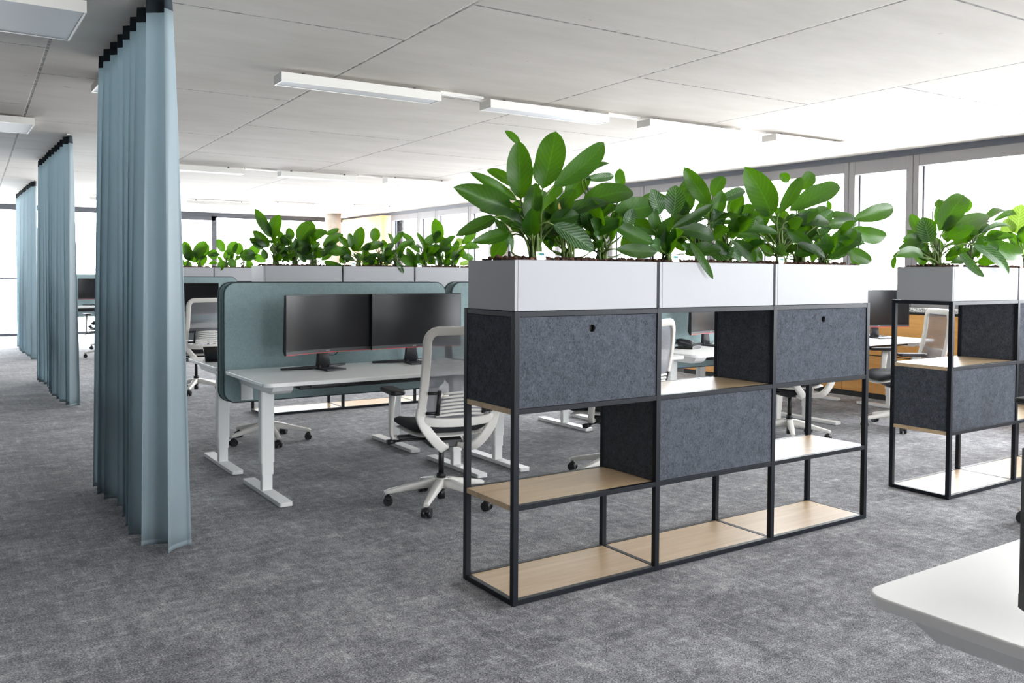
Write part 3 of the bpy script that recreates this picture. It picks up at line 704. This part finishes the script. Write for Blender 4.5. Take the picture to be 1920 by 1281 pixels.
B2 = [(600, 462, 630, 242, 112, .14, 0), (600, 470, 508, 302, 44, .2, .02), (757, 392, 766, 250, 100, .2, 0), (520, 545, 444, 432, 72, .12, 0), (622, 462, 850, 402, 80, .14, 0), (838, 472, 952, 418, 62, .14, 0), (935, 425, 1048, 288, 52, .2, 0),
      (1020, 304, 1168, 416, 64, .22, 0), (998, 442, 1154, 378, 64, .14, 0), (1188, 642, 1080, 450, 84, .12, 0), (1165, 660, 998, 510, 90, .1, 0), (980, 590, 1052, 704, 44, .03, -.03, 'leaf_striped'), (730, 510, 886, 562, 44, .1, 0, 'leaf_striped'), (860, 625, 934, 570, 62, .12, 0, 'leaf_striped'),
      (480, 540, 410, 600, 80, .16, 0), (640, 640, 760, 560, 90, .24, 0), (800, 640, 700, 560, 90, .24, 0), (860, 560, 900, 480, 80, .24, 0)]
bB2 = [(bx_(672, 503, BY, .14), .14), (bx_(712, 503, BY, .2), .2), (bx_(745, 503, BY, .16), .16)]
plant_group(BY, bB2, B2, CBm, ['far plant with an upright pale leaf in front of the round column', 'far plant before the lit wooden wall panel', 'far plant with a striped leaf hanging over the middle far planter'], 71, 13)
B3 = [(1275, 475, 1178, 298, 44, .16, 0), (1248, 424, 1368, 318, 90, .2, 0, 'leaf_striped'), (1402, 402, 1360, 160, 122, .15, 0), (1368, 415, 1412, 278, 72, .12, 0), (1278, 555, 1394, 418, 84, .1, 0), (1408, 472, 1566, 328, 64, .14, 0), (1560, 485, 1590, 380, 60, .14, 0),
      (1638, 415, 1765, 282, 84, .2, 0), (1638, 462, 1815, 452, 84, .16, 0), (1440, 622, 1542, 592, 70, .1, 0), (1260, 650, 1180, 500, 60, .14, 0), (1500, 480, 1460, 350, 70, .2, 0), (1620, 540, 1750, 560, 70, .14, 0), (1600, 620, 1710, 590, 50, .1, 0, 'leaf_pale'), (1560, 540, 1660, 430, 70, .24, 0, 'leaf_pale'),
      (1330, 620, 1280, 520, 70, .24, 0), (1400, 600, 1440, 500, 70, .24, 0), (1580, 430, 1640, 360, 80, .24, 0, 'leaf_pale')]
bB3 = [(bx_(797, 503, BY, .14), .14), (bx_(826, 503, BY, .18), .18), (bx_(850, 503, BY, .16), .16)]
plant_group(BY, bB3, B3, CBm, ['far plant with a long thin pointed leaf in the third far planter', 'far plant with a tall bright leaf before the side windows', 'far yellow-green plant beside the nearest planter box'], 81, 13)
C1 = [(95, 440, 60, 330, 60, .1, 0), (100, 420, 45, 400, 60, .1, 0), (120, 420, 190, 310, 70, .12, 0), (150, 430, 205, 330, 50, .2, 0), (100, 480, 40, 450, 50, .2, 0), (140, 470, 190, 400, 60, .2, 0), (80, 400, 50, 310, 50, .2, 0), (110, 450, 150, 350, 60, .22, 0)]
plant_group(CYY, [(bx_(352, 508, CYY, .15), .15), (bx_(376, 508, CYY, .15), .15)], C1, CBk, ['distant plant half hidden by the edge of the big curtain', 'distant bushy plant just beside the big curtain'], 91, 5)
C2 = [(300, 380, 262, 296, 52, .12, 0), (270, 400, 195, 390, 60, .1, 0), (330, 400, 380, 310, 60, .12, 0), (390, 400, 400, 320, 60, .12, 0), (400, 410, 500, 390, 70, .1, 0), (450, 400, 530, 330, 60, .14, 0), (300, 430, 275, 500, 44, .04, -.03), (340, 420, 370, 480, 50, .06, 0, 'leaf_striped'), (470, 400, 570, 440, 50, .1, 0), (460, 430, 470, 490, 44, .06, 0),
      (350, 440, 320, 360, 60, .22, 0), (430, 440, 450, 360, 60, .22, 0)]
plant_group(CYY, [(bx_(425, 508, CYY, .15), .15), (bx_(455, 508, CYY, .17), .17)], C2, CBk, ['distant plant with a drooping leaf, in the second distant planter', 'distant plant next to the white planter end'], 101, 5)

# ------------------------------------------------------------------ desks
DH = .735
def make_desk(label):
    t = thing('desk', label, 'desk', (0, 0, 0), 0, 'white sit-stand desks')
    MB().prism(rect(1.63, .82, .055, 8), DH - .024, DH).build('desktop', M['white_top'], t, bevel=.004, seg=3)
    for s in (-1, 1):
        x = s * .672
        m = MB().prism([(-.35, DH - .0243), (-.345, DH - .034), (-.33, DH - .058), (-.29, DH - .078), (.29, DH - .078), (.33, DH - .058), (.345, DH - .034), (.35, DH - .0243)], -.062, .062,
                       Matrix(((0, 0, 1, x + s * .012), (1, 0, 0, 0), (0, 1, 0, 0), (0, 0, 0, 1))))
        m.build('side_beam', M['white_metal'], t, bevel=.004)
        m = MB()
        m.prism(rect(.085, .062, .012), .2, DH - .0782, Matrix.Translation((x, 0, 0))).prism(rect(.075, .054, .01), .125, .2, Matrix.Translation((x, 0, 0))).prism(rect(.065, .046, .008), .028, .125, Matrix.Translation((x, 0, 0)))
        lg = m.build('leg', M['white_metal'], t, bevel=.0015)
        m = MB().prism(rect(.078, .72, .012), .004, .03, Matrix.Translation((x, 0, 0)))
        m.box(x - .03, x + .03, -.3, .3, .0, .004)
        m.build('foot', M['white_metal'], lg, bevel=.005)
    MB().box(-.63, .63, -.045, .045, DH - .056, DH - .0245).build('crossbar', M['white_metal'], t, bevel=.003)
    m = MB().sweep([(-.5, .06, DH - .03), (-.47, .06, DH - .095), (.47, .06, DH - .095), (.5, .06, DH - .03)], rect(.2, .006), V((0, .001, 1)))
    m.box(-.47, .47, -.04, -.035, DH - .095, DH - .05).box(-.47, .47, .155, .16, DH - .095, DH - .05)
    m.build('cable_tray', M['black_plastic'], t)
    MB().box(-.5, .5, -.3, -.05, DH - .055, DH - .0245).build('control_box', M['black_plastic'], t, bevel=.004)
    return t
def make_screen(label):
    t = thing('desk_screen', label, 'desk screen', (0, 0, 0), 0, 'teal fabric desk screens')
    X = Matrix.Rotation(math.radians(90), 4, 'X')
    MB().prism(rect(1.628, .775, .075, 10), -.013, .013, Matrix.Translation((0, 0, .9075)) @ X).build('panel', M['screen'], t, bevel=.004)
    o = [V((x, 0, .9075 + z)) for x, z in rect(1.637, .784, .08, 10)]
    MB().sweep(o, rect(.006, .012, .002, 2), V((0, 1, 0)), closed=True).build('piping', M['screen_edge'], t)
    for s in (-1, 1):
        MB().box(s * .672 - .04, s * .672 + .04, -.022, -.0135, .53, DH - .03).box(s * .672 - .04, s * .672 + .04, -.06, -.0135, DH - .04, DH - .03).build('bracket', M['white_metal'], t, bevel=.002)
    return t
xd = [2.385, 4.075, 5.80, 7.555]
YFR, YBK = 5.25, 6.21
proto = make_desk('white desk with two black monitors facing the viewer'); proto.location = (xd[0], YFR, 0)
fl = ['', 'white desk hidden behind the near shelf unit, only feet and a corner show', 'white desk seen through the open shelf compartment, with the bright monitor', 'white desk at the window end of the row, beside the chair standing side-on']
bl = ['white desk behind the first teal screen, its corner beside the big curtain', 'white desk backing the second screen, only a foot shows under the near shelf', 'white desk across the screen from the one with the bright monitor', 'white desk in the back row at the window end, foot near the wooden cabinets']
desks = [proto] + [dup(proto, (xd[i], YFR, 0), 0, fl[i]) for i in (1, 2, 3)]
for i in range(4): dup(proto, (xd[i], YBK, 0), math.pi, bl[i])
dup(proto, (2.385, 10.75, 0), 0, 'distant white desk behind the far planters, by the edge of the big curtain')
dup(proto, (2.4, 17.05, 0), 0, 'most distant white desk, seen in the gap between two curtains')
dup(proto, (1.555 + .815, 1.05 - .41, 0), math.pi, 'white desk corner jutting into the frame in the near corner')
ps = make_screen('teal desk screen behind the two black monitors'); ps.location = (xd[0] + .01, 5.69, 0)
sl = ['', 'teal desk screen starting just past the second black monitor', 'teal desk screen seen through the open shelf compartment', 'teal desk screen at the window end, its pale tip beside the near planter']
sb = ['second teal screen backing the one with the two monitors', 'second teal screen in the pair past the black monitors', 'second screen of the pair behind the bright monitor', 'second screen of the pair at the window end']
for i in (1, 2, 3): dup(ps, (xd[i] + .01, 5.69, 0), 0, sl[i])
for i in range(4): dup(ps, (xd[i] + .0, 5.775, 0), math.pi, sb[i])
dup(ps, (2.46, 11.2, 0), 0, 'distant teal screen with a pale top, below the distant planters')
dup(ps, (2.45, 17.52, 0), 0, 'most distant teal screen, in the gap between two curtains')

# ------------------------------------------------------------------ monitors
def make_monitor(label, W=.70, z0=.112, z1=.49):
    t = thing('monitor', label, 'monitor', (0, 0, 0), 0, 'black curved monitors')
    R = 1.5
    # concave towards the user (-y): ends come forward
    A = lambda u, z, off: V((R * math.sin((u - .5) * W / R), -(R - R * math.cos((u - .5) * W / R)) + off, z))
    m = MB(); n = 20
    rows = [[A(i / n, z, off) for i in range(n + 1)] for z, off in ((z0, -.008), (z1, -.008), (z1, .012), (z0 + .03, .03), (z0, .012))]
    R_ = [m.ring(r) for r in rows]
    for k in range(5): m.bridge(R_[k], R_[(k + 1) % 5], False, False)
    m.cap([r[0] for r in R_]); m.cap([r[-1] for r in R_], True)
    m.build('housing', M['black_plastic'], t, bevel=.002)
    MB().grid(lambda u, v: A(.006 + u * .988, z0 + .026 + v * (z1 - z0 - .032), -.0088), n, 1).build('display', M['screen_glass'], t, recalc=False)
    MB().grid(lambda u, v: A(.002 + u * .996, z0 + .004 + v * .021, -.0094), n, 1).build('chin', M['bezel'], t, recalc=False)
    MB().grid(lambda u, v: A(.002 + u * .996, z0 + .0002 + v * .004, -.0098), n, 1).build('red_strip', M['red'], t, recalc=False)
    fc = bpy.data.curves.new('logo', 'FONT'); fc.body = 'AOC'; fc.size = .014; fc.align_x = 'CENTER'; fc.extrude = .0002; fc.materials.append(M['logo'])
    tmp = bpy.data.objects.new('logo_text', fc); me = bpy.data.meshes.new_from_object(tmp); bpy.data.objects.remove(tmp)
    lo = bpy.data.objects.new('logo', me); col.objects.link(lo); lo.parent = t; lo.location = (-.005, -.0101, z0 + .0095); lo.rotation_euler = (math.radians(90), 0, 0)
    m = MB()
    m.sweep([(0, .05, .012), (0, .055, .1), (0, .045, z0 + .105)], rect(.085, .03, .006, 2), V((0, 1, 0)), scale=[(1.25, 1), (.95, 1), (.65, .9)])
    m.cyl((0, .05, z0 + .085), (0, .02, z0 + .085), .03, n=18)
    m.build('neck', M['bezel'], t)
    m = MB().prism([(-.075, -.1), (.075, -.1), (.05, .07), (-.05, .07)], .0, .012)
    for s in (-1, 1):
        m.sweep([(s * .02, .05, .016), (s * .12, .11, .011), (s * .25, .16, .007)], rect(.045, .018, .004, 2), V((0, 0, 1)), scale=[1.1, .9, .6])
    m.build('stand_foot', M['bezel'], t, bevel=.002)
    return t
pm = make_monitor('black curved monitor with a soft reflection, first on the near white desk'); pm.location = (2.155, 5.36, DH); pm.rotation_euler = (0, 0, math.radians(14))
def mon(x, y, rz, label, z=DH): return dup(pm, (x, y, z), math.radians(rz), label)
mon(2.82, 5.42, 0, 'black curved monitor half covered by the mesh chair back')
mon(2.03, 6.12, 176, 'black monitor behind the teal screen, only its edge shows')
mon(5.765, 5.42, 8, 'monitor with a bright reflection, seen through the open shelf compartment')
mon(7.97, 5.22, -14, 'black monitor before the wooden cabinets, between the two shelf units')
mon(7.2, 5.3, 6, 'black monitor hidden behind the window-end planter, stand just visible')
mon(2.62, 10.95, 0, 'distant monitor above the mesh chair by the big curtain')
mon(2.56, 17.2, 0, 'most distant monitor, in the gap between two curtains')
mo = make_monitor('black monitor edge at the frame edge, on the near corner desk', .48, .058, .34); mo.location = (1.75, .588, DH); mo.rotation_euler = (0, 0, math.radians(143))

# small things on the desks
t = thing('laptop_stand', 'black laptop stand on the desk corner beside the big curtain', 'laptop stand', (1.70, 6.26, DH), 0)
MB().prism([(-.11, -.07), (.1, -.07), (.1, .06), (-.09, .06)], 0, .008).build('base', M['black_plastic'], t)
MB().sweep([(0, -.04, .008), (0, -.01, .06), (0, .03, .1)], rect(.2, .008), V((0, 1, .2))).build('rest', M['black_plastic'], t)
t = thing('desk_phone', 'black desk phone seen through the open shelf compartment', 'phone', (5.40, 5.33, DH), math.radians(20))
MB().prism([(-.09, -.08), (.09, -.08), (.09, .08), (-.09, .08)], 0, .018).sweep([(0, -.08, .018), (0, .08, .05)], rect(.17, .02), V((0, 0, 1))).build('body', M['black_plastic'], t, bevel=.004)
MB().sweep([(-.06, -.07, .055), (-.06, -.03, .066), (-.06, .04, .076), (-.06, .075, .07)], rect(.045, .022, .006, 2), V((0, 0, 1))).build('handset', M['black_plastic'], t)
t = thing('tablet_stand', 'dark sloping tablet holder beside the desk phone', 'tablet', (5.24, 5.45, DH), math.radians(-30))
MB().sweep([(0, -.05, .003), (0, .06, .15)], rect(.14, .01, .003, 2), V((0, -1, .3))).build('tablet', M['bezel'], t)
MB().prism([(-.06, -.06), (.06, -.06), (.06, .1), (-.06, .1)], 0, .005).build('base', M['black_plastic'], t)
def cable(pts, name, label):
    o = MB().sweep(spline(pts, 6), [(.003 * math.cos(k), .003 * math.sin(k)) for k in (0, 1.26, 2.51, 3.77, 5.03)], V((.1, .2, 1))).build(name, M['cable'], None)
    tag(o, label, 'cable', 'monitor cables')
cable([(2.0, 17.1, DH + .004), (2.1, 17.05, DH + .03), (2.2, 17.1, DH + .008), (2.3, 17.0, DH + .03), (2.42, 17.1, DH + .004)], 'monitor_cable', 'black cable lying on the most distant desk')
cable([(8.0, 5.28, DH + .22), (7.92, 5.27, DH + .08), (7.86, 5.3, DH + .09), (7.84, 5.34, DH + .22)], 'monitor_cable', 'thin cable hanging below the monitor before the wooden cabinets')
cable([(2.13, 5.45, DH + .2), (2.17, 5.42, DH + .1), (2.24, 5.41, DH + .1), (2.27, 5.43, DH + .2)], 'monitor_cable', 'thin cable looping under the first black monitor')

# ------------------------------------------------------------------ chairs
def make_chair(label):
    t = thing('office_chair', label, 'chair', (0, 0, 0), 0, 'white office chairs with mesh backs')
    m = MB(); tips = []
    for k in range(5):
        a = math.radians(90 + 72 * k); d = V((math.cos(a), math.sin(a), 0)); tips.append((d, a))
        m.sweep([d * .012 + V((0, 0, .128)), d * .07 + V((0, 0, .128)), d * .2 + V((0, 0, .104)), d * .315 + V((0, 0, .082)), d * .332 + V((0, 0, .076))], rect(.052, .05, .012, 2), V((0, 0, 1)),
                scale=[(1.0, 1.05), (1.0, 1.0), (.8, .72), (.62, .52), (.5, .4)])
    m.cyl((0, 0, .1), (0, 0, .16), .036, n=20)
    m.build('base', M['white_plastic'], t)
    for d, a in tips:
        p = d * .312; sd = V((-d.y, d.x, 0)); m = MB()
        for s in (-1, 1): m.cyl(p + sd * (s * .007) + V((0, 0, .03)), p + sd * (s * .027) + V((0, 0, .03)), .03, .027, n=18)
        m.cyl(p + V((0, 0, .025)), p + V((0, 0, .074)), .009, n=10)
        m.ball(p + V((0, 0, .036)), .03, .03, .03, 14, 5, 0)
        m.build('caster', M['black_plastic'], t)
    MB().cyl((0, 0, .035), (0, 0, .1), .023, n=18).cyl((0, 0, .16), (0, 0, .19), .028, n=18).cyl((0, 0, .19), (0, 0, .37), .0165, n=16).build('gas_lift', M['black_plastic'], t)
    m = MB().sweep([(0, -.17, .392), (0, -.06, .385), (0, .08, .39), (0, .16, .41)], rect(.19, .062, .014, 2), V((0, 0, 1)), scale=[(.7, .7), (1, 1.1), (.95, 1), (.8, .4)])
    m.box(-.27, .27, -.03, .04, .408, .424).build('mechanism', M['black_plastic'], t, bevel=.004)
    m = MB()
    m.sweep([(-.08, .03, .39), (-.2, .05, .388), (-.265, .06, .384), (-.27, .06, .384), (-.315, .065, .38)], rect(.018, .014, .004, 2), V((0, 0, 1)), scale=[1, 1, 1, (2.1, 1.8), (2.3, 1.9)])
    m.build('lever', M['black_plastic'], t)
    def seat(zt, zb, k, n=28):
        mm = MB(); prev = None
        prof = [(0.02, zb), (.55, zb), (.9, zb + .006), (1.0, (zb + zt) / 2), (.97, zt - .012), (.86, zt), (.5, zt - .006), (.02, zt - .01)]
        for q, z in prof:
            pts = []
            for i in range(n):
                a = 2 * math.pi * i / n; ca, sa = math.cos(a), math.sin(a); e = .42
                x = math.copysign(abs(ca) ** e, ca) * .245 * q * k; yv = math.copysign(abs(sa) ** e, sa) * .24 * q * k + .03
                dz = -.035 * max(0, (yv - .14) / .13) ** 2 + .012 * (x / .24) ** 2
                pts.append(V((x, yv, z + dz)))
            r = mm.ring(pts)
            if prev: mm.bridge(prev, r)
            else: mm.cap(r, True)
            prev = r
        mm.cap(prev); return mm
    seat(.455, .424, .96).build('seat_pan', M['white_plastic'], t)
    seat(.505, .452, 1.0).build('seat_cushion', M['black_fabric'], t)
    # back: closed white loop, leaning back
    yb = lambda z: -.252 - .16 * max(0, z - .56) ** 1.0 - .02 * math.sin(max(0, min(1, (z - .56) / .5)) * math.pi)
    def hw(z): return .222 - .012 * (z - .56) / .5
    pts = []
    lo, hi, rr = .565, 1.05, .06
    L_ = [(-hw(lo), lo)] + [(-hw(z), z) for z in (.65, .75, .85, .95, hi - rr)]
    top = [(-hw(hi) + rr * (1 - math.cos(a)), hi - rr + rr * math.sin(a)) for a in (.4, .8, 1.2, 1.57)]
    half = L_ + top
    path = [V((x, yb(z), z)) for x, z in half] + [V((-x, yb(z), z)) for x, z in half[::-1]]
    bot = [V((hw(lo) * .96 * math.cos(a), yb(lo) - .05 * math.sin(a), lo - .03 * math.sin(a) ** .6)) for a in [math.pi * k / 12 for k in range(1, 12)]]
    m = MB(); loop = path + bot
    cen = V((0, -.3, .8))
    def hint(i): return V((0, 1, .16))
    m.sweep(loop, rect(.05, .024, .008, 3), hint, closed=True)
    for s in (-1, 1):
        P = spline([(s * hw(.62), yb(.62), .62), (s * .223, yb(.57) - .006, .565), (s * .196, -.275, .5), (s * .135, -.275, .425), (s * .085, -.25, .385), (s * .05, -.17, .378)], 5)
        m.sweep(P, rect(.056, .028, .009, 3), lambda i: V((0, 1, .1 + .9 * max(0, (i - 12) / 13) ** 2)))
    m.build('back_frame', M['white_plastic'], t)
    def face(u, v):
        z = .545 + v * (1.027 - .545); w_ = (hw(max(z, .56)) - .012)
        if z > 1.0: w_ -= .02 * ((z - 1.0) / .022) ** 2
        x = (u * 2 - 1) * w_; k = 1 - (x / .22) ** 2
        return V((x, yb(max(z, .56)) - .035 * k * (1 if z < .85 else 1 - (z - .85) / .25) + .006, z))
    MB().grid(face, 14, 20).build('mesh_back', M['mesh'], t, recalc=False)
    back = lambda x, z: face((x / (hw(max(z, .56)) - .012) + 1) / 2, (z - .545) / (1.027 - .545)) + V((0, -.016, 0))
    m = MB()
    for k in range(7):
        z = .575 + k * .021; wd_ = .135 - .003 * k
        m.sweep([back(-wd_ + 2 * wd_ * q / 10, z + .008 * (1 - ((q - 5) / 5) ** 2)) for q in range(11)], rect(.013, .006, .002, 1), V((0, 1, 0)))
    for s in (-1, 1):
        m.sweep([back(s * .137, .57 + .134 * q / 6) for q in range(7)], rect(.016, .008, .002, 1), V((0, 1, 0)))
    m.build('lumbar_support', M['white_plastic'], t)
    for s in (-1, 1):
        m = MB()
        xi, xo = .138, .2
        for za, zb_ in ((.585, .6), (.7, .715)): m.sweep([back(s * xi, (za + zb_) / 2) - V((0, .004, 0)), back(s * xo, (za + zb_) / 2) - V((0, .004, 0))], rect(.016, .012), V((0, 1, 0)))
        m.sweep([back(s * xi, .58) - V((0, .004, 0)), back(s * xi, .72) - V((0, .004, 0))], rect(.018, .014), V((0, 1, 0)))
        m.build('lumbar_bracket', M['black_plastic'], t)
        m = MB()
        m.sweep([(s * .262, .03, .416), (s * .292, .03, .41), (s * .3, .028, .44), (s * .302, .02, .56), (s * .296, .012, .672)], rect(.026, .052, .011, 3), lambda i: V((0, 1, 0)), scale=[.8, .8, .8, .95, 1.1])
        ar = m.build('armrest', M['white_plastic'], t)
        MB().prism(rect(.088, .245, .03, 5), .672, .7, Matrix.Translation((s * .292, .03, 0))).build('arm_pad', M['black_plastic'], ar, bevel=.008, seg=3)
    return t
pc = make_chair('white mesh-back chair in front of the near desk, behind the shelf post'); pc.location = (2.51, 4.48, 0); pc.rotation_euler = (0, 0, math.radians(-8))
def chair(x, y, rz, label): return dup(pc, (x, y, 0), math.radians(rz), label)
chair(2.27, 6.90, 175, 'white chair behind the teal screen, only its star base shows under the desk')
chair(3.84, 4.47, 25, 'white chair seen through the open shelf compartment, frame edge-on')
chair(6.0, 4.74, -10, 'white chair whose curved arm shows under the grey box with a finger hole')
chair(7.24, 4.52, 56, 'mesh-back chair standing side-on before the wooden cabinets')
chair(2.5, 10.12, 8, 'distant mesh-back chair just beside the big curtain')
chair(2.33, 14.9, 8, 'distant chair peeping out beside the big curtain, nearer of two')
chair(2.6, 16.35, 60, 'most distant chair, only casters show between the curtains')
chair(5.13, 2.10, 90, 'chair at the frame edge below the second shelf unit, just a caster in view')
